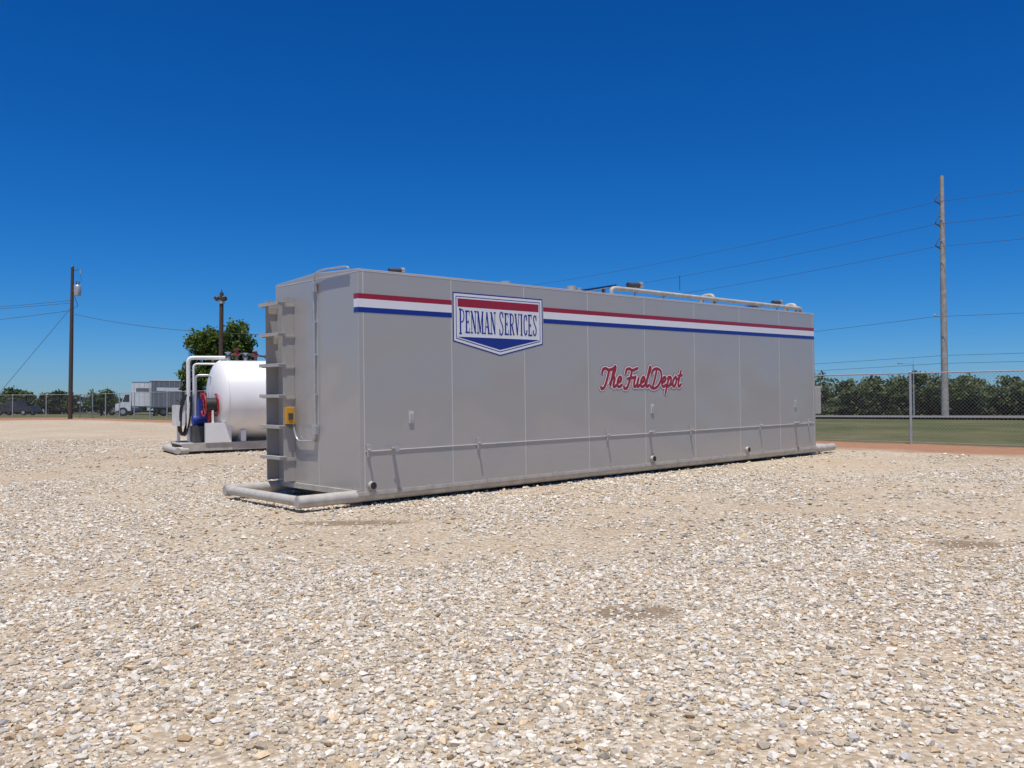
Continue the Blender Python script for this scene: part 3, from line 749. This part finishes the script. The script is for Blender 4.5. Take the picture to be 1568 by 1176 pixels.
def trailer(x,y,ang):
    e=empty('cargo_trailer',mat=frame(x,y,ang,False)); mb=MB()
    mb.box((0,-1.2,.9),(5.5,1.2,3.7),'vgrey'); mb.box((-.02,-1.22,3.65),(5.52,1.22,3.74),'vwhite'); mb.box((-.02,-1.22,.85),(5.52,1.22,.95),'dark')
    for k in range(11): mb.box((.2+k*.5,-1.215,1.0),(.24+k*.5,-1.2,3.6),'galv')
    mb.box((-.015,-1.1,1.0),(-.001,-.03,3.5),'vwhite'); mb.box((-.015,.03,1.0),(-.001,1.1,3.5),'vwhite')
    mb.box((.5,-1.225,2.6),(4.8,-1.216,2.95),'vwhite')
    for xx in (3.3,4.3):
        for yy in (-1.,1.): wheel(mb,xx,yy,.42,.28)
    mb.tube([(.6,-.8,0),(.6,-.8,.9)],.06,'dark',8); mb.tube([(.6,.8,0),(.6,.8,.9)],.06,'dark',8)
    mb.obj('body',e)
def car(name,x,y,ang,k,pickup=False):
    e=empty(name,mat=frame(x,y,ang,False)); mb=MB()
    if pickup: prof=[(0,.45),(0,.95),(.1,1.05),(1.3,1.15),(1.9,1.8),(3.2,1.82),(3.45,1.15),(5.4,1.12),(5.45,.5)]; win=[(1.5,1.18),(1.98,1.72),(3.1,1.74),(3.28,1.18)]
    else: prof=[(0,.4),(0,.8),(1.1,1.0),(1.8,1.5),(3.4,1.55),(4.2,1.05),(4.5,.95),(4.5,.4)]; win=[(1.35,1.02),(1.88,1.43),(3.3,1.46),(3.9,1.04)]
    extr(mb,prof,-.9,.9,k); extr(mb,win,-.912,.912,'glass')
    a,b=win[0],win[1]; mb.face([(a[0]-.1,-.75,a[1]),(a[0]-.1,.75,a[1]),(b[0]-.1,.7,b[1]),(b[0]-.1,-.7,b[1])],'glass')
    mb.box((-.08,-.8,.4),(-.001,.8,.6),'galv')
    for yy in (-.7,.7): mb.box((-.02,yy-.15,.68),(-.001,yy+.15,.8),'white')
    for xx in (.95,prof[-1][0]-1.1):
        for yy in (-.82,.82): wheel(mb,xx,yy,.36,.24)
    mb.obj('body',e)
box_truck(-41.8,93.5,70)
trailer(-37.6,92,62)
car('pickup_truck',-65,112,100,'vdark',True)
car('car',-51.9,112,95,'vgrey')

# ------------------------------------------------------------ world, sun, camera
el=math.radians(75); az=math.radians(186.6)
w=bpy.data.worlds.new('World'); scene.world=w; w.use_nodes=True; nt=w.node_tree
sky=nt.nodes.new('ShaderNodeTexSky'); sky.sky_type='NISHITA'; sky.sun_disc=False
sky.sun_elevation=el; sky.sun_rotation=az; sky.air_density=1.0; sky.dust_density=.2; sky.ozone_density=3.0; sky.altitude=300
hs=nt.nodes.new('ShaderNodeHueSaturation'); hs.inputs['Saturation'].default_value=1.25
nt.links.new(sky.outputs[0],hs.inputs['Color'])
sp_=nt.nodes.new('ShaderNodeSeparateColor'); nt.links.new(hs.outputs[0],sp_.inputs[0])
cb_=nt.nodes.new('ShaderNodeCombineColor')
# deep, dry-air blue: grade each channel of the sky
def chan(i,p,k):
    v=mathn(nt,'MAXIMUM',mathn(nt,'MULTIPLY',sp_.outputs[i],.085),0.0)
    nt.links.new(mathn(nt,'MULTIPLY',mathn(nt,'POWER',v,p),k/.1),cb_.inputs[i])
chan(0,1.75,.66); chan(1,1.12,.73); chan(2,1.13,1.26)
bg=nt.nodes['Background']; nt.links.new(cb_.outputs[0],bg.inputs[0]); bg.inputs[1].default_value=.1
sd=bpy.data.lights.new('sun','SUN'); sd.energy=4.7; sd.angle=math.radians(.53); sd.color=(1,.95,.87)
so=bpy.data.objects.new('sun',sd); COL.objects.link(so); so.location=(0,-10,40)
d=Vector((math.cos(el)*math.sin(az),math.cos(el)*math.cos(az),math.sin(el)))
so.rotation_euler=d.to_track_quat('Z','Y').to_euler()
cd=bpy.data.cameras.new('camera'); cd.sensor_width=36; cd.lens=1356/1568*36; cd.clip_end=8000; cd.clip_start=.05
co=bpy.data.objects.new('camera',cd); COL.objects.link(co); co.location=(0,0,1.6+Hf(0,0)); co.rotation_euler=(math.radians(90+1.77),0,0)
scene.camera=co
